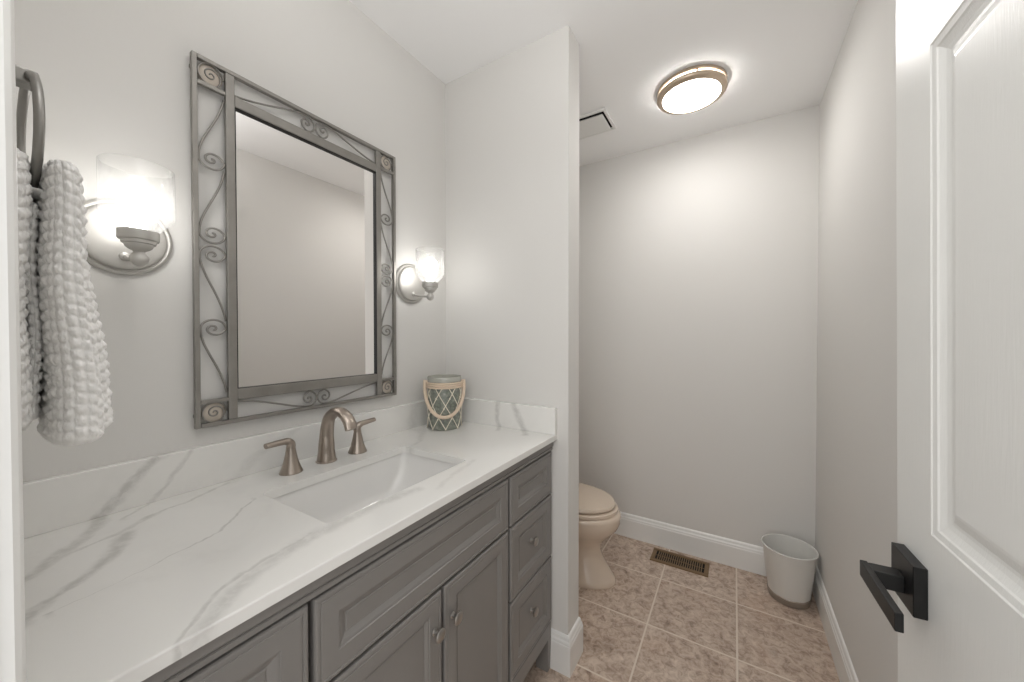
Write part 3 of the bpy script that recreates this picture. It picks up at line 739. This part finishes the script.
bm = B(); bm_box(bm, VX0 + 0.024, VX1 - 0.024, 0.9675, 0.9700, 0.0012, 0.0036); robj('crossbar', bm, 'bronze')

# ------------------------------------------------------------------ toilet
toi = thing('toilet', 'biscuit-coloured toilet behind the partition wall', 'toilet', (0.40, 0.592, 0))
TY = 0.592
def egg(x0, x1, w, z, n=56, bias=0.46, pw=2.6):
    xm = x0 + (x1 - x0) * bias; pts = []
    for i in range(n):
        a = 2 * PI * i / n; c, s = math.cos(a), math.sin(a)
        if c >= 0: x = xm + (x1 - xm) * c; y = w * s
        else:
            x = xm - (xm - x0) * abs(c) ** (2 / pw); y = w * math.copysign(abs(s) ** (2 / pw), s)
        pts.append((x, TY + y, z))
    return pts
def tobj(name, bm, mat='biscuit', parent=toi, **kw): return obj(name, local(bm, toi), mat, parent, **kw)
bm = B()
loft(bm, [egg(0.16, 0.621, 0.130, 0.0), egg(0.16, 0.623, 0.131, 0.006), egg(0.165, 0.617, 0.126, 0.026), egg(0.175, 0.585, 0.106, 0.07), egg(0.185, 0.555, 0.090, 0.12), egg(0.185, 0.541, 0.088, 0.16), egg(0.18, 0.548, 0.096, 0.19), egg(0.17, 0.570, 0.116, 0.22),
          egg(0.155, 0.604, 0.146, 0.255), egg(0.145, 0.630, 0.168, 0.285), egg(0.14, 0.643, 0.179, 0.315), egg(0.14, 0.646, 0.182, 0.345), egg(0.14, 0.644, 0.181, 0.358), egg(0.145, 0.636, 0.173, 0.366)], True)
tobj('bowl', bm, smooth=True, angle=50)
bm = B()
loft(bm, [egg(0.215, 0.626, 0.172, 0.3685, bias=0.40), egg(0.212, 0.630, 0.177, 0.371, bias=0.40), egg(0.212, 0.630, 0.177, 0.385, bias=0.40), egg(0.216, 0.624, 0.173, 0.3885, bias=0.40)], True)
tobj('seat', bm, smooth=True, angle=40)
bm = B()
loft(bm, [egg(0.212, 0.610, 0.166, 0.3945, bias=0.40), egg(0.208, 0.617, 0.172, 0.3990, bias=0.40), egg(0.208, 0.617, 0.172, 0.4080, bias=0.40), egg(0.214, 0.611, 0.167, 0.4150, bias=0.40), egg(0.26, 0.555, 0.120, 0.4195, bias=0.40), egg(0.36, 0.45, 0.04, 0.4210, bias=0.4)], True)
tobj('lid', bm, smooth=True, angle=40)
for y in (TY - 0.075, TY + 0.075):
    bm = B(); bm_box(bm, 0.19, 0.225, y - 0.02, y + 0.02, 0.362, 0.396, 0.005); tobj('seat_hinge', bm)
bm = B(); bm_box(bm, 0.015, 0.195, TY - 0.225, TY + 0.225, 0.375, 0.70, 0.025, 4); bm_box(bm, 0.03, 0.19, TY - 0.10, TY + 0.10, 0.29, 0.38, 0.01); tobj('tank', bm, smooth=True, angle=40)
bm = B(); bm_box(bm, 0.008, 0.205, TY - 0.235, TY + 0.235, 0.702, 0.735, 0.010, 3); tobj('tank_lid', bm, smooth=True, angle=40)
bm = B(); revolve(bm, [(0.012, 0.195), (0.012, 0.205), (0.006, 0.207)], (0, TY - 0.16, 0.65), 16, axis='X'); bm_box(bm, 0.204, 0.212, TY - 0.165, TY - 0.09, 0.640, 0.656, 0.003); tobj('flush_lever', bm, 'nickel')

# ------------------------------------------------------------------ waste bin
bc = (1.374, 0.941)
bn = thing('waste_bin', 'pale grey tapered waste bin in the far right corner', 'waste bin', (bc[0], bc[1], 0))
bm = B(); revolve(bm, [(0.0825, 0.024), (0.0835, 0.028), (0.108, 0.246), (0.1095, 0.250), (0.1065, 0.250), (0.0805, 0.030), (0.002, 0.028)], (0, 0, 0), 64, False, True); obj('bin_body', bm, 'bin', bn, True, 40)
bm = B(); pts = [((0.1095) * math.cos(a), 0.1095 * math.sin(a), 0.2515) for a in [2 * PI * i / 64 for i in range(65)]]
tube(bm, pts, 0.0036, 8, side=(0, 0, 1)); obj('rim', bm, 'bin', bn, True)
bm = B(); rings = []
for r, h in ((0.079, 0.0), (0.0815, 0.002), (0.0850, 0.028), (0.0870, 0.032), (0.0840, 0.036)):
    rings.append([(r * math.cos(2 * PI * i / 64), r * math.sin(2 * PI * i / 64), h + (0.0012 * math.sin(i * 0.9) * (1 if i % 7 else 1.8) if h > 0.030 else 0)) for i in range(64)])
loft(bm, rings, True); o = obj('base_band', bm, 'binband', bn, True, 50); o['label'] = 'grey brown scuffed base band'

# ------------------------------------------------------------------ towel ring and towel
TX, TYW = 0.372, -1.199
ring = thing('towel_ring', 'brushed nickel towel ring beside the door casing', 'towel ring', (TX, YF, 1.613))
bm = B(); RR = 0.071; zc = 1.540
pts = [(TX + RR * math.sin(a) * (1 + 0.05 * abs(math.sin(a))), TYW, zc + RR * math.cos(a)) for a in [2 * PI * i / 56 for i in range(57)]]
tube(bm, pts, 0.0045, 12, side=(0, 1, 0)); obj('hoop', local(bm, ring), 'ringmetal', ring, True)
bm = B(); bm_box(bm, TX - 0.024, TX + 0.024, YF, YF + 0.010, 1.585, 1.633, 0.002); obj('wall_plate', local(bm, ring), 'ringmetal', ring)
bm = B(); bm_box(bm, TX - 0.011, TX + 0.011, YF + 0.010, TYW + 0.008, 1.599, 1.619, 0.003); obj('post', local(bm, ring), 'ringmetal', ring)

def towel():
    bm = B()
    zt_, zb_ = 1.506, 1.143
    def lobe(cx, hw, yc, hy, z0, z1, ph):
        """one thick fold: superellipse cross-sections cx,hw / yc,hy as functions of t (0 top .. 1 bottom), knobbly popcorn terry"""
        nper, nz = 180, 200; rings = []
        for k in range(nz + 1):
            t = k / nz; z = z0 + (z1 - z0) * t; ring = []
            e = 1.0
            if t < 0.06: e = math.sqrt(max(0.02, 1 - (1 - t / 0.06) ** 2))
            if t > 0.955: e = math.sqrt(max(0.05, 1 - ((t - 0.955) / 0.045) ** 2 * 0.9))
            base = []
            for i in range(nper):
                a = 2 * PI * i / nper; c, s = math.cos(a), math.sin(a)
                base.append((math.copysign(abs(c) ** 0.75, c), math.copysign(abs(s) ** 0.75, s), c, s))
            sl = 0.0
            for i in range(nper):
                bx, by, c, s = base[i]
                if i: sl += math.hypot(hw(0.6) * (bx - base[i - 1][0]), hy(0.6) * (by - base[i - 1][1]))
                u, v = sl / 0.0125 + ph, (z0 - z) / 0.0135 + 0.22 * math.sin(sl * 95 + ph * 2)
                v += 0.22 * math.sin(math.floor(u) * 2.1 + ph)
                iu, iv = math.floor(u), math.floor(v)
                h = math.sin(iu * 12.9898 + iv * 78.233 + ph * 7) * 43758.5453; h -= math.floor(h)
                q = abs(math.sin(PI * u)) ** 0.6 * abs(math.sin(PI * v)) ** 0.6
                bump = 0.0044 * q * (0.65 + 0.5 * h) + random.uniform(-0.0007, 0.0007) - 0.002
                bump *= (0.4 if t > 0.955 else 1)
                ring.append((cx(t) + hw(t) * e * bx + bump * c * 1.1, yc(t) + hy(t) * e * by + bump * s * 1.1 + 0.002 * math.sin(9 * t + ph), z))
            rings.append(ring)
        loft(bm, rings, True)
    L = lambda a, b, p=1.0: (lambda t: a + (b - a) * t ** p)
    # fold hanging behind the hoop, close to the wall
    lobe(L(0.372, 0.366), L(0.072, 0.082), L(-1.2185, -1.2195), L(0.0150, 0.0125), zt_ + 0.004, 1.166, 0.0)
    # two thick folds hanging in front of it
    lobe(L(0.385, 0.384), L(0.068, 0.080), L(-1.181, -1.1705), L(0.0135, 0.0235, 0.75), zt_, zb_, 0.8)
    lobe(L(0.350, 0.343), L(0.054, 0.074), L(-1.173, -1.1515), L(0.0100, 0.0225, 0.75), zt_ - 0.012, zb_ + 0.006, 1.7)
    # saddle over the bottom of the hoop
    pts = [(0.366, -1.216, 1.440), (0.366, -1.212, 1.458), (0.366, -1.200, 1.462), (0.366, -1.188, 1.458), (0.366, -1.184, 1.440)]
    tube(bm, catmull(pts, 6), 0.006, 16, 0.050, side=(1, 0, 0))
    # inner turn of the fold, set back between the others
    lobe(L(0.355, 0.352), L(0.055, 0.062), L(-1.201, -1.203), L(0.007, 0.008), 1.455, 1.175, 2.4)
    return bm
tw = obj('hand_towel', towel(), 'towel', smooth=True, at=(0.372, -1.199, 1.499)); tag(tw, 'white popcorn-textured hand towel folded over the towel ring', 'towel')
